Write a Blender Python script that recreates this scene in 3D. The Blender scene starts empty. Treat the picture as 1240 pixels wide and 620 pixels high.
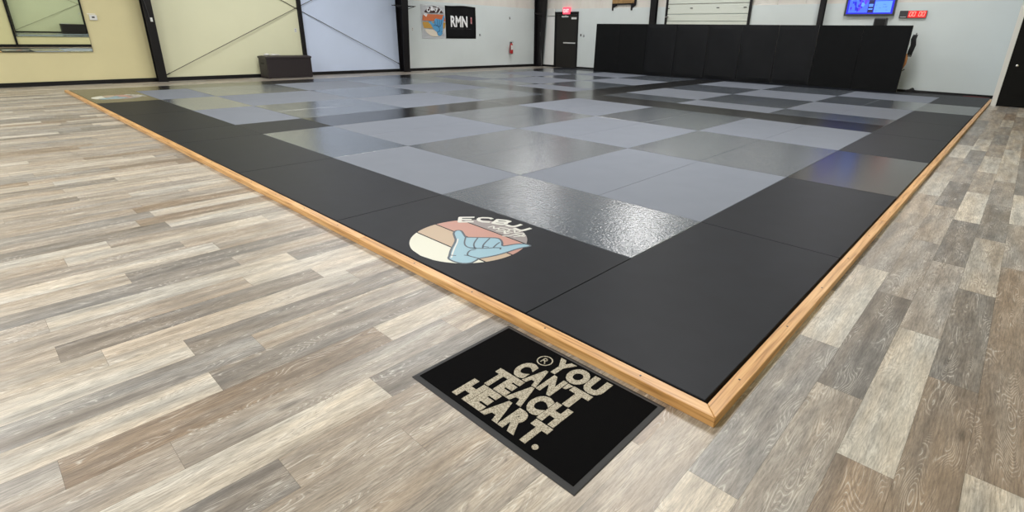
import bpy, bmesh, math, random
from mathutils import Vector, Matrix
S = bpy.context.scene
C = S.collection
random.seed(7)
H = 0.045                       # mat thickness
XB, YL = 17.5, 16.9             # back wall plane, left wall plane
XF, YR = -8.0, -1.3             # front wall, right wall planes
ZC = 6.2

# ------------------------------------------------------------------ materials
def mat(name, col, rough=.5, metal=0., spec=.5, emit=None, estr=1., noise=None, bump=None, coat=0.):
    m = bpy.data.materials.new(name); m.use_nodes = True
    nt = m.node_tree; b = nt.nodes['Principled BSDF']
    b.inputs['Base Color'].default_value = (*col, 1)
    b.inputs['Roughness'].default_value = rough
    b.inputs['Metallic'].default_value = metal
    b.inputs['Specular IOR Level'].default_value = spec
    b.inputs['Coat Weight'].default_value = coat
    if emit:
        b.inputs['Emission Color'].default_value = (*emit, 1)
        b.inputs['Emission Strength'].default_value = estr
    tc = nt.nodes.new('ShaderNodeTexCoord')
    if noise:                       # (scale, amount)  gentle wear in the surface colour
        n = nt.nodes.new('ShaderNodeTexNoise'); n.inputs['Scale'].default_value = noise[0]; n.inputs['Detail'].default_value = 5
        nt.links.new(tc.outputs['Object'], n.inputs['Vector'])
        r = nt.nodes.new('ShaderNodeMapRange'); r.inputs[1].default_value = .3; r.inputs[2].default_value = .7
        r.inputs[3].default_value = 1-noise[1]; r.inputs[4].default_value = 1+noise[1]
        nt.links.new(n.outputs['Fac'], r.inputs[0])
        mx = nt.nodes.new('ShaderNodeVectorMath'); mx.operation = 'SCALE'; mx.inputs[0].default_value = col
        nt.links.new(r.outputs[0], mx.inputs['Scale']); nt.links.new(mx.outputs[0], b.inputs['Base Color'])
    if bump:                        # (scale, strength, distance)
        n = nt.nodes.new('ShaderNodeTexNoise'); n.inputs['Scale'].default_value = bump[0]; n.inputs['Detail'].default_value = 2
        nt.links.new(tc.outputs['Object'], n.inputs['Vector'])
        bp = nt.nodes.new('ShaderNodeBump'); bp.inputs['Strength'].default_value = bump[1]; bp.inputs['Distance'].default_value = bump[2]
        nt.links.new(n.outputs['Fac'], bp.inputs['Height']); nt.links.new(bp.outputs[0], b.inputs['Normal'])
    return m

M = {}
M['light'] = mat('mat_light_grey', (.175, .193, .232), .56, spec=.14, noise=(3, .03), bump=(160, .10, .002))
M['dark'] = mat('mat_gloss_grey', (.112, .128, .152), .13, spec=1.0, noise=(3, .03), bump=(55, .6, .0045))
M['black'] = mat('mat_black', (.0105, .012, .0165), .48, spec=.13, noise=(6, .12), bump=(140, .12, .002))  # faint blue in the base colour stands in for sheen off the blue wall
M['blackgloss'] = mat('mat_black_gloss', (.012, .0125, .014), .2, spec=.4, noise=(6, .12), bump=(45, .08, .002))
M['blackstrip'] = mat('mat_black_strip', (.014, .0145, .0155), .2, spec=.95, noise=(6, .12), bump=(45, .08, .002))
M['yellow'] = mat('wall_yellow', (.67, .61, .36), .6, spec=.25, noise=(.8, .04), bump=(8, .05, .01))
M['yellow2'] = mat('wall_pale_yellow', (.71, .71, .51), .55, spec=.25, noise=(.8, .03), bump=(8, .05, .01))
M['blue'] = mat('wall_pale_blue', (.60, .69, .88), .5, spec=.3, noise=(.8, .03), bump=(8, .05, .01))
M['white'] = mat('paint_white', (.68, .74, .75), .5, spec=.3, noise=(.8, .03), bump=(8, .05, .01))
M['ceil'] = mat('ceiling_grey', (.42, .42, .42), .7, spec=.2)
M['basebd'] = mat('baseboard_black', (.005, .005, .006), .5, spec=.3)
M['steel'] = mat('steel_black', (.007, .006, .0075), .42, spec=.3, noise=(5, .2))
M['rod'] = mat('rod_dark', (.05, .04, .03), .5)
M['plastic'] = mat('plastic_white', (.72, .73, .72), .35)
M['pdark'] = mat('plastic_dark', (.03, .03, .035), .35)
M['chrome'] = mat('brushed_chrome', (.75, .75, .75), .25, metal=1)
M['door'] = mat('door_dark', (.016, .0145, .013), .4, spec=.3)
M['door2'] = mat('door_black', (.003, .003, .003), .45, spec=.18)
M['trimw'] = mat('trim_white', (.86, .87, .87), .4)
M['garage'] = mat('garage_panel', (.66, .70, .64), .45)
M['pad'] = mat('pad_vinyl', (.0055, .006, .008), .40, spec=.17, noise=(4, .15), bump=(3, .18, .02))
M['padmatte'] = mat('pad_matte', (.0065, .007, .0078), .6, spec=.1, noise=(4, .1))
M['padback'] = mat('pad_back_wood', (.5, .4, .26), .6)
M['rubber'] = mat('rubber_edge', (.016, .0165, .019), .6, bump=(300, .2, .002))
M['carpet'] = mat('carpet_black', (.0035, .0035, .004), .95, spec=.05, bump=(500, .8, .004))
def speck(name, a, b2, scale):
    m = bpy.data.materials.new(name); m.use_nodes = True; nt = m.node_tree; b = nt.nodes['Principled BSDF']
    b.inputs['Roughness'].default_value = .95; b.inputs['Specular IOR Level'].default_value = .05
    tc = nt.nodes.new('ShaderNodeTexCoord'); n = nt.nodes.new('ShaderNodeTexNoise'); n.inputs['Scale'].default_value = scale
    nt.links.new(tc.outputs['Object'], n.inputs['Vector'])
    r = nt.nodes.new('ShaderNodeValToRGB'); r.color_ramp.elements[0].position = .38; r.color_ramp.elements[1].position = .6
    r.color_ramp.elements[0].color = (*a, 1); r.color_ramp.elements[1].color = (*b2, 1)
    nt.links.new(n.outputs['Fac'], r.inputs[0]); nt.links.new(r.outputs[0], b.inputs['Base Color'])
    return m
M['letter'] = speck('carpet_letters', (.20, .175, .135), (.50, .46, .38), 260)
# printed logo colours
M['p_cream'] = mat('print_cream', (.62, .62, .53), .4)
M['p_tan'] = mat('print_tan', (.44, .33, .23), .4)
M['p_pink'] = mat('print_salmon', (.44, .225, .18), .4)
M['p_mauve'] = mat('print_mauve', (.25, .22, .22), .4)
M['p_blue'] = mat('print_blue', (.235, .40, .49), .4)
M['p_line'] = mat('print_line', (.04, .06, .085), .4)
M['p_dark'] = mat('print_dark', (.03, .03, .03), .4)
M['p_white'] = mat('print_white', (.62, .62, .58), .4)
M['b_orange'] = mat('banner_orange', (.62, .17, .06), .6)
M['b_mustard'] = mat('banner_mustard', (.58, .33, .06), .6)
M['b_cream'] = mat('banner_cream', (.82, .74, .62), .6)
M['b_brown'] = mat('banner_brown', (.05, .02, .02), .6)
M['b_blue'] = mat('banner_blue', (.10, .36, .66), .6)
M['b_line'] = mat('banner_line', (.02, .06, .16), .6)
M['b_letter'] = mat('banner_letter', (.92, .93, .95), .5)
M['b_white'] = mat('banner_white', (.90, .92, .95), .6, bump=(3, .2, .03))
M['b_black'] = mat('banner_black', (.004, .004, .007), .6, bump=(3, .25, .03))
M['b_red'] = mat('banner_red', (.5, .1, .1), .6)
M['b_grey'] = mat('banner_grey', (.08, .08, .09), .6)
M['red'] = mat('red_paint', (.5, .03, .03), .3)
M['wicker'] = mat('wicker_brown', (.020, .014, .017), .5)
M['wicker_lit'] = mat('wicker_lit_side', (.045, .04, .036), .45)  # same wicker made lighter for the end ribs, light put into the colour
M['cloth'] = mat('cloth_white', (.7, .7, .68), .8)
M['orangecl'] = mat('cloth_orange', (.6, .25, .08), .7)
M['redcl'] = mat('cloth_red', (.10, .012, .016), .7)
M['blackcl'] = mat('cloth_black', (.008, .008, .01), .7)
M['browncrate'] = mat('crate_brown', (.33, .20, .08), .6, noise=(9, .3))
M['exit'] = mat('exit_red', (.6, .05, .08), .4, emit=(1, .08, .13), estr=1.3)
M['exitw'] = mat('exit_letter', (.8, .4, .4), .4, emit=(1, .55, .55), estr=1.6)
M['digits'] = mat('led_digits', (.9, .2, .2), .4, emit=(1, .16, .12), estr=2.2)
M['lens'] = mat('led_lens', (.35, .01, .01), .25, emit=(.9, .008, .012), estr=.7)
M['sc_bg'] = mat('screen_blue', (0, 0, 0), .2, emit=(.012, .012, .62), estr=1.3)
M['sc_a'] = mat('screen_sky', (0, 0, 0), .2, emit=(.05, .13, 1), estr=1.5)
M['sc_b'] = mat('screen_violet', (0, 0, 0), .2, emit=(.10, .03, .8), estr=1.3)
M['sc_c'] = mat('screen_pale', (0, 0, 0), .2, emit=(.09, .26, 1), estr=1.6)
M['sc_d'] = mat('screen_dark', (0, 0, 0), .2, emit=(.01, .005, .10), estr=1)
M['lamp'] = mat('lamp_diffuser', (.8, .8, .8), .4, emit=(1, .98, .95), estr=6)
M['mirror'] = mat('mirror_glass', (.82, .87, .80), .01, metal=1)

def insulation():
    m = mat('insulation_white', (.66, .62, .60), .5, spec=.3)
    nt = m.node_tree; b = nt.nodes['Principled BSDF']
    tc = nt.nodes.new('ShaderNodeTexCoord'); mp = nt.nodes.new('ShaderNodeMapping'); mp.inputs['Scale'].default_value = (1, 1, .25)
    n = nt.nodes.new('ShaderNodeTexNoise'); n.inputs['Scale'].default_value = 3.5; n.inputs['Detail'].default_value = 4
    nt.links.new(tc.outputs['Object'], mp.inputs[0]); nt.links.new(mp.outputs[0], n.inputs['Vector'])
    bp = nt.nodes.new('ShaderNodeBump'); bp.inputs['Strength'].default_value = .6; bp.inputs['Distance'].default_value = .08
    nt.links.new(n.outputs['Fac'], bp.inputs['Height']); nt.links.new(bp.outputs[0], b.inputs['Normal'])
    r = nt.nodes.new('ShaderNodeValToRGB'); r.color_ramp.elements[0].color = (.66, .61, .57, 1); r.color_ramp.elements[1].color = (.82, .81, .76, 1)
    nt.links.new(n.outputs['Fac'], r.inputs[0]); nt.links.new(r.outputs[0], b.inputs['Base Color'])
    return m
M['insul'] = insulation()

def planks():
    m = bpy.data.materials.new('vinyl_planks'); m.use_nodes = True; nt = m.node_tree; b = nt.nodes['Principled BSDF']
    N = nt.nodes.new; L = nt.links.new
    at = N('ShaderNodeAttribute'); at.attribute_name = 'tone'
    uv = N('ShaderNodeUVMap'); uv.uv_map = 'grain'
    # fine long streaks
    mp = N('ShaderNodeMapping'); mp.inputs['Scale'].default_value = (8.0, 85, 1); L(uv.outputs[0], mp.inputs[0])
    n1 = N('ShaderNodeTexNoise'); n1.inputs['Scale'].default_value = 1.6; n1.inputs['Detail'].default_value = 9; n1.inputs['Roughness'].default_value = .74; L(mp.outputs[0], n1.inputs['Vector'])
    # broad soft patches
    mp2 = N('ShaderNodeMapping'); mp2.inputs['Scale'].default_value = (2.2, 11, 1); L(uv.outputs[0], mp2.inputs[0])
    n2 = N('ShaderNodeTexNoise'); n2.inputs['Scale'].default_value = 1.3; n2.inputs['Detail'].default_value = 4; L(mp2.outputs[0], n2.inputs['Vector'])
    # cathedral grain: thin limed lines, iso-lines of a stretched distorted field
    mp3 = N('ShaderNodeMapping'); mp3.inputs['Scale'].default_value = (1.7, 10.5, 1); L(uv.outputs[0], mp3.inputs[0])
    n3 = N('ShaderNodeTexNoise'); n3.inputs['Scale'].default_value = .9; n3.inputs['Detail'].default_value = 1.6; n3.inputs['Distortion'].default_value = .25; L(mp3.outputs[0], n3.inputs['Vector'])
    mu = N('ShaderNodeMath'); mu.operation = 'MULTIPLY'; mu.inputs[1].default_value = 38; L(n3.outputs['Fac'], mu.inputs[0])
    fr = N('ShaderNodeMath'); fr.operation = 'PINGPONG'; fr.inputs[1].default_value = .5; L(mu.outputs[0], fr.inputs[0])
    lr = N('ShaderNodeMapRange'); lr.inputs[1].default_value = .36; lr.inputs[2].default_value = .5; L(fr.outputs[0], lr.inputs[0])
    # only on patches
    mk = N('ShaderNodeMapRange'); mk.inputs[1].default_value = .47; mk.inputs[2].default_value = .59; L(n2.outputs['Fac'], mk.inputs[0])
    mk2 = N('ShaderNodeMath'); mk2.operation = 'MULTIPLY'; L(mk.outputs[0], mk2.inputs[0]); L(lr.outputs[0], mk2.inputs[1])
    brk = N('ShaderNodeMapRange'); brk.inputs[1].default_value = .36; brk.inputs[2].default_value = .52; L(n1.outputs['Fac'], brk.inputs[0])
    mk3 = N('ShaderNodeMath'); mk3.operation = 'MULTIPLY'; L(mk2.outputs[0], mk3.inputs[0]); L(brk.outputs[0], mk3.inputs[1])
    # combine
    s1 = N('ShaderNodeMapRange'); s1.inputs[1].default_value = .34; s1.inputs[2].default_value = .66; s1.inputs[3].default_value = .58; s1.inputs[4].default_value = 1.36; L(n1.outputs['Fac'], s1.inputs[0])
    s2 = N('ShaderNodeMapRange'); s2.inputs[1].default_value = .3; s2.inputs[2].default_value = .7; s2.inputs[3].default_value = .72; s2.inputs[4].default_value = 1.22; L(n2.outputs['Fac'], s2.inputs[0])
    # long soft bands along the plank, light sapwood edges against darker heartwood
    mp5 = N('ShaderNodeMapping'); mp5.inputs['Scale'].default_value = (.7, 15, 1); L(uv.outputs[0], mp5.inputs[0])
    n5 = N('ShaderNodeTexNoise'); n5.inputs['Scale'].default_value = 1; n5.inputs['Detail'].default_value = 2; n5.inputs['Distortion'].default_value = .4; L(mp5.outputs[0], n5.inputs['Vector'])
    r5 = N('ShaderNodeMapRange'); r5.inputs[1].default_value = .36; r5.inputs[2].default_value = .66; L(n5.outputs['Fac'], r5.inputs[0])
    cm = N('ShaderNodeMix'); cm.data_type = 'RGBA'; cm.inputs['A'].default_value = (.87, .86, .85, 1); cm.inputs['B'].default_value = (1.14, 1.13, 1.10, 1); L(r5.outputs[0], cm.inputs['Factor'])
    mp6 = N('ShaderNodeMapping'); mp6.inputs['Scale'].default_value = (1.1, 7, 1); mp6.inputs['Location'].default_value = (7, 3, 0); L(uv.outputs[0], mp6.inputs[0])
    n6 = N('ShaderNodeTexNoise'); n6.inputs['Scale'].default_value = 1; n6.inputs['Detail'].default_value = 2; L(mp6.outputs[0], n6.inputs['Vector'])
    r6 = N('ShaderNodeMapRange'); r6.inputs[1].default_value = .38; r6.inputs[2].default_value = .62; L(n6.outputs['Fac'], r6.inputs[0])
    hm = N('ShaderNodeMix'); hm.data_type = 'RGBA'; hm.inputs['A'].default_value = (1.05, .99, .93, 1); hm.inputs['B'].default_value = (.97, .99, 1.02, 1); L(r6.outputs[0], hm.inputs['Factor'])
    hv = N('ShaderNodeVectorMath'); hv.operation = 'MULTIPLY'; L(cm.outputs['Result'], hv.inputs[0]); L(hm.outputs['Result'], hv.inputs[1])
    tv_ = N('ShaderNodeVectorMath'); tv_.operation = 'MULTIPLY'; L(hv.outputs[0], tv_.inputs[0]); L(at.outputs['Color'], tv_.inputs[1])
    sm = N('ShaderNodeMath'); sm.operation = 'MULTIPLY'; L(s1.outputs[0], sm.inputs[0]); L(s2.outputs[0], sm.inputs[1])
    v = N('ShaderNodeVectorMath'); v.operation = 'SCALE'; L(tv_.outputs[0], v.inputs[0]); L(sm.outputs[0], v.inputs['Scale'])
    mx = N('ShaderNodeMix'); mx.data_type = 'RGBA'; mx.inputs['B'].default_value = (.66, .64, .59, 1)
    fm = N('ShaderNodeMath'); fm.operation = 'MULTIPLY'; fm.inputs[1].default_value = .68; L(mk3.outputs[0], fm.inputs[0])
    L(fm.outputs[0], mx.inputs['Factor']); L(v.outputs[0], mx.inputs['A'])
    dl = N('ShaderNodeMapRange'); dl.inputs[1].default_value = .0; dl.inputs[2].default_value = .13; dl.inputs[3].default_value = 1; dl.inputs[4].default_value = 0; L(fr.outputs[0], dl.inputs[0])
    dm_ = N('ShaderNodeMath'); dm_.operation = 'MULTIPLY'; L(dl.outputs[0], dm_.inputs[0]); L(mk.outputs[0], dm_.inputs[1])
    dn_ = N('ShaderNodeMapRange'); dn_.inputs[3].default_value = 1; dn_.inputs[4].default_value = .72; L(dm_.outputs[0], dn_.inputs[0])
    v0 = N('ShaderNodeVectorMath'); v0.operation = 'SCALE'; L(mx.outputs['Result'], v0.inputs[0]); L(dn_.outputs[0], v0.inputs['Scale'])
    # knots: small dark spots
    vo = N('ShaderNodeTexVoronoi'); mp4 = N('ShaderNodeMapping'); mp4.inputs['Scale'].default_value = (1.5, 5, 1); L(uv.outputs[0], mp4.inputs[0]); L(mp4.outputs[0], vo.inputs['Vector']); vo.inputs['Scale'].default_value = 1
    kn = N('ShaderNodeMapRange'); kn.inputs[1].default_value = .03; kn.inputs[2].default_value = .11; kn.inputs[3].default_value = .55; kn.inputs[4].default_value = 1; L(vo.outputs['Distance'], kn.inputs[0])
    v2 = N('ShaderNodeVectorMath'); v2.operation = 'SCALE'; L(v0.outputs[0], v2.inputs[0]); L(kn.outputs[0], v2.inputs['Scale'])
    L(v2.outputs[0], b.inputs['Base Color'])
    b.inputs['Roughness'].default_value = .36; b.inputs['Specular IOR Level'].default_value = .5
    bp = N('ShaderNodeBump'); bp.inputs['Strength'].default_value = .25; bp.inputs['Distance'].default_value = .002
    L(n1.outputs['Fac'], bp.inputs['Height']); L(bp.outputs[0], b.inputs['Normal'])
    return m
M['planks'] = planks()

def wood(name, axis):
    m = bpy.data.materials.new(name); m.use_nodes = True; nt = m.node_tree; b = nt.nodes['Principled BSDF']
    tc = nt.nodes.new('ShaderNodeTexCoord'); mp = nt.nodes.new('ShaderNodeMapping')
    sc = [38, 38, 38]; sc[axis] = 1.6; mp.inputs['Scale'].default_value = sc
    n = nt.nodes.new('ShaderNodeTexNoise'); n.inputs['Scale'].default_value = 1.5; n.inputs['Detail'].default_value = 5; n.inputs['Distortion'].default_value = .6
    nt.links.new(tc.outputs['Object'], mp.inputs[0]); nt.links.new(mp.outputs[0], n.inputs['Vector'])
    r = nt.nodes.new('ShaderNodeValToRGB'); e = r.color_ramp.elements
    e[0].position = .28; e[0].color = (.30, .135, .036, 1); e[1].position = .66; e[1].color = (.70, .42, .18, 1)
    x = e.new(.45); x.color = (.55, .29, .10, 1)
    nt.links.new(n.outputs['Fac'], r.inputs[0]); nt.links.new(r.outputs[0], b.inputs['Base Color'])
    b.inputs['Roughness'].default_value = .38
    return m
M['woodx'] = wood('pine_x', 0); M['woody'] = wood('pine_y', 1)

# ------------------------------------------------------------------ helpers
def tag(o, label=None, cat=None, group=None, kind=None):
    if label: o['label'] = label
    if cat: o['category'] = cat
    if group: o['group'] = group
    if kind: o['kind'] = kind
    return o
def empty(name, loc=(0, 0, 0), rz=0):
    o = bpy.data.objects.new(name, None); C.objects.link(o); o.location = loc; o.rotation_euler.z = rz
    o.empty_display_size = .1
    return o
def link(name, bm, mats, parent=None, loc=None, bevel=0, smooth=False):
    me = bpy.data.meshes.new(name); bmesh.ops.recalc_face_normals(bm, faces=bm.faces[:]); bm.to_mesh(me); bm.free()
    for m in (mats if isinstance(mats, (list, tuple)) else [mats]): me.materials.append(m)
    if smooth:
        for p in me.polygons: p.use_smooth = True
    o = bpy.data.objects.new(name, me); C.objects.link(o)
    if parent: o.parent = parent
    if loc: o.location = loc
    if bevel:
        md = o.modifiers.new('bevel', 'BEVEL'); md.width = bevel; md.segments = 2; md.limit_method = 'ANGLE'
    return o
def box(bm, x0, x1, y0, y1, z0, z1, mi=0):
    v = [bm.verts.new((x, y, z)) for z in (z0, z1) for (x, y) in ((x0, y0), (x1, y0), (x1, y1), (x0, y1))]
    for f in ((0, 3, 2, 1), (4, 5, 6, 7), (0, 1, 5, 4), (1, 2, 6, 5), (2, 3, 7, 6), (3, 0, 4, 7)):
        bm.faces.new([v[i] for i in f]).material_index = mi
def prism(bm, pts, off, mi=0):
    """extrude polygon pts (3D list) by vector off"""
    a = [bm.verts.new(p) for p in pts]; b = [bm.verts.new(Vector(p)+Vector(off)) for p in pts]
    n = len(pts)
    bm.faces.new(a[::-1]).material_index = mi; bm.faces.new(b).material_index = mi
    for i in range(n):
        bm.faces.new([a[i], a[(i+1) % n], b[(i+1) % n], b[i]]).material_index = mi
def tube(bm, pts, r, seg=8, mi=0, caps=True):
    pts = [Vector(p) for p in pts]; rings = []
    for i, p in enumerate(pts):
        d = (pts[min(i+1, len(pts)-1)]-pts[max(i-1, 0)]).normalized()
        a = d.orthogonal().normalized() if i == 0 else (prev - d*prev.dot(d)).normalized()
        prev = a; c = d.cross(a); rr = r[i] if isinstance(r, (list, tuple)) else r
        rings.append([bm.verts.new(p+(a*math.cos(t)+c*math.sin(t))*rr) for t in [2*math.pi*k/seg for k in range(seg)]])
    for i in range(len(rings)-1):
        for k in range(seg):
            bm.faces.new([rings[i][k], rings[i][(k+1) % seg], rings[i+1][(k+1) % seg], rings[i+1][k]]).material_index = mi
    if caps:
        bm.faces.new(rings[0][::-1]).material_index = mi; bm.faces.new(rings[-1]).material_index = mi
def B(): return bmesh.new()
def boxobj(name, dims, m, parent=None, bevel=0):
    bm = B(); box(bm, *dims); return link(name, bm, m, parent, bevel=bevel)

def text_bm(s, size=1., off=0.0, space=1.0, ext=.5):
    cu = bpy.data.curves.new('t', 'FONT'); cu.body = s; cu.size = size; cu.offset = off; cu.space_character = space
    cu.extrude = ext; cu.resolution_u = 4
    o = bpy.data.objects.new('t', cu); C.objects.link(o)
    dg = bpy.context.evaluated_depsgraph_get(); me = bpy.data.meshes.new_from_object(o.evaluated_get(dg))
    bm = B(); bm.from_mesh(me)
    bpy.data.objects.remove(o); bpy.data.curves.remove(cu); bpy.data.meshes.remove(me)
    return bm
def fit_text(s, o, right, up, w, h, depth, off=0., space=1.):
    """text mesh with its ink box mapped to origin o, width w along right, height h along up"""
    bm = text_bm(s, 1, off, space)
    xs = [v.co.x for v in bm.verts]; ys = [v.co.y for v in bm.verts]
    x0, x1, y0, y1 = min(xs), max(xs), min(ys), max(ys)
    right, up, o = Vector(right), Vector(up), Vector(o); nrm = right.cross(up)
    for v in bm.verts:
        a, b, c = (v.co.x-x0)/(x1-x0), (v.co.y-y0)/(y1-y0), (v.co.z+.5)
        v.co = o+right*a*w+up*b*h+nrm*c*depth
    return bm

# ------------------------------------------------------------------ floor
PAL = [(.475, .446, .398), (.345, .305, .262), (.315, .288, .260), (.215, .198, .182), (.262, .212, .168), (.405, .368, .320), (.270, .257, .244)]
WT = [3, 4, 5, 3, 3, 4, 4]
LEN = 1.213
over = {  # row: (phase of the end joints, {plank index: tone})
 -1: (.88, {0: 0, 1: 2, -1: 6, -2: 0, 5: 0, 2: 1}), -2: (.52, {0: 3, -1: 2, 1: 2}), -3: (.12, {0: 0, 3: 0, 5: 0, 9: 0, 2: 3, -1: 4, 1: 2}),
 -4: (.92, {0: 3, -1: 4, 1: 5, 2: 3, 7: 0, 4: 5, 3: 2}), -5: (.33, {-1: 0, 0: 4, 3: 0, 1: 4}), 0: (.33, {-1: 1, -2: 1}),
 1: (-.35, {-1: 5}), 2: (.0, {-1: 1, -2: 1}), 3: (-.1, {-1: 1, -2: 1}), 4: (-.9, {0: 1, -1: 1}), 5: (-1.28, {-1: 3, 0: 1}),
 6: (-.82, {-1: 0, 0: 3}), 7: (-.3, {-1: 2, -2: 2}), 8: (-1.80, {0: 4, -1: 2, 1: 0}), 9: (-1.28, {-1: 0, 0: 3}),
 10: (-1.04, {-1: 6, 0: 1}), 11: (-1.28, {-1: 0, 0: 3}), 12: (-.35, {-1: 5, -2: 5}), 13: (-.49, {0: 0, -1: 3}),
 14: (-.83, {0: 0, -1: 1}), 15: (-1.70, {0: 0, -1: 2, 1: 3}), 16: (-.77, {-1: 6, 0: 1}), 17: (-1.3, {0: 3, -1: 5}),
 21: (-1.27, {-1: 0, 0: 2}), 22: (-.88, {0: 0, -1: 3}), 24: (-.9, {0: 0, -1: 6}), 28: (-.9, {0: 0}), 30: (-.51, {0: 0}), 33: (-1.31, {0: 0}), 27: (-.5, {0: 5, -1: 2}), 32: (-.87, {0: 5}),
}
def build_floor():
    bm = B(); tone = bm.loops.layers.float_color.new('tone'); uvl = bm.loops.layers.uv.new('grain')
    k0 = int(math.floor((YR+.10)/.179))-1; k1 = int(math.ceil((YL+.10)/.179))+1
    rnd = random.Random(3)
    for k in range(k0, k1):
        y0 = max(YR, -.10+.179*k); y1 = min(YL, -.10+.179*(k+1))
        if y1-y0 < .002: continue
        ph, ov = over.get(k, (rnd.uniform(0, LEN), {}))
        i0 = int(math.floor((XF-ph)/LEN)); last = None
        i = i0
        while ph+i*LEN < XB:
            x0 = max(XF, ph+i*LEN); x1 = min(XB, ph+(i+1)*LEN)
            if i in ov: t = ov[i]
            else:
                t = rnd.choices(range(7), WT)[0]
                if t == last: t = rnd.choices(range(7), WT)[0]
            last = t
            j = rnd.uniform(.93, 1.07); col = [c*j for c in PAL[t]]
            ou, ovv = rnd.uniform(0, 300), rnd.uniform(0, 80)
            if x1-x0 > .002:
                g = .0004
                vs = [bm.verts.new(p) for p in ((x0+g, y0+g, 0), (x1-g, y0+g, 0), (x1-g, y1-g, 0), (x0+g, y1-g, 0))]
                f = bm.faces.new(vs)
                for lp, (u, v) in zip(f.loops, ((0, 0), (x1-x0, 0), (x1-x0, y1-y0), (0, y1-y0))):
                    lp[tone] = (*col, 1); lp[uvl].uv = (u+ou, v+ovv)
            i += 1
    # dark subfloor showing in the joints
    vs = [bm.verts.new(p) for p in ((XF, YR, -.0015), (XB, YR, -.0015), (XB, YL, -.0015), (XF, YL, -.0015))]
    f = bm.faces.new(vs); f.material_index = 1
    for lp in f.loops: lp[tone] = (.06, .05, .04, 1)
    box(bm, XF, XB, YR, YL, -.1, -.003, 1)
    o = link('floor', bm, [M['planks'], mat('floor_joint', (.09, .075, .06), .7)])
    tag(o, 'mixed cream, tan and grey vinyl plank floor around the mats', None, None, 'structure')
build_floor()

# ------------------------------------------------------------------ walls
ZS = 2.5
def wallbox(name, dims, m, label):
    o = boxobj(name, dims, m); tag(o, label, None, None, 'structure'); return o
bm = B()
box(bm, XF, 2.25, YL, YL+.12, 0, ZC, 0); box(bm, 2.25, 6.23, YL, YL+.12, 0, ZC, 1)
box(bm, 6.23, 10.05, YL, YL+.12, 0, ZC, 2); box(bm, 10.05, XB, YL, YL+.12, 0, ZS, 3)
wl = tag(link('wall_left', bm, [M['yellow'], M['yellow2'], M['blue'], M['white']]), 'long wall in yellow, pale blue and grey-white between black columns', None, None, 'structure')  # wall colour changes from bay to bay
boxobj('insulation', (10.05, XB, YL+.03, YL+.12, ZS, ZC), M['insul'], wl)
bm = B(); box(bm, XB, XB+.12, YR, YL+.12, 0, ZS)
wb = tag(link('wall_back', bm, M['white']), 'far wall of white lower panels below pinkish insulation', None, None, 'structure')
bm = B(); box(bm, XB+.03, XB+.12, YR, YL+.12, ZS, ZC)
for y in [15.6, 14.55, 13.5, 12.2, 9.9, 6.2, 5.3, 3.6, 2.4, 1.2]:      # sagging folds between the fixing strips
    box(bm, XB+.015, XB+.03, y-.012, y+.012, ZS, ZC)
link('insulation', bm, M['insul'], wb)
wr = wallbox('wall_right', (XF, XB, YR-.12, YR, 0, ZC), M['yellow'], 'wall behind the viewer, seen only in the mirror')
wf = wallbox('wall_front', (XF-.12, XF, YR, YL, 0, ZC), M['white'], 'side wall left of the viewer, outside the view')
cl = wallbox('ceiling', (XF-.12, XB+.12, YR-.12, YL+.12, ZC, ZC+.1), M['ceil'], 'high insulated ceiling above the gym, outside the view')
# closet corner at the right with the black door
bm = B(); box(bm, 15.3, XB, -.20, -.10, 0, ZC); box(bm, 15.3, 15.42, YR, -1.18, 0, ZC); box(bm, 15.3, 15.42, -1.18, -.20, 2.16, ZC)
tag(link('wall_corner', bm, M['white']), 'white jutting wall corner with the black door at right', None, None, 'structure')
# baseboards
def baseb(name, dims, label): tag(boxobj(name, dims, M['basebd']), label, None, None, 'structure')
bm = B(); box(bm, XF, XB, YL-.025, YL, 0, .10)
tag(link('baseboard_left', bm, M['basebd']), 'black baseboard along the long left wall', None, None, 'structure')
bm = B(); box(bm, XB-.025, XB, -.10, 14.595, 0, .085); box(bm, XB-.025, XB, 15.93, YL-.03, 0, .085)
tag(link('baseboard_back', bm, M['basebd']), 'black baseboard along the far white wall', None, None, 'structure')
baseb('baseboard_right', (XF, 15.29, YR, YR+.025, 0, .13), 'black baseboard of the wall behind the viewer, in the mirror')

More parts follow.
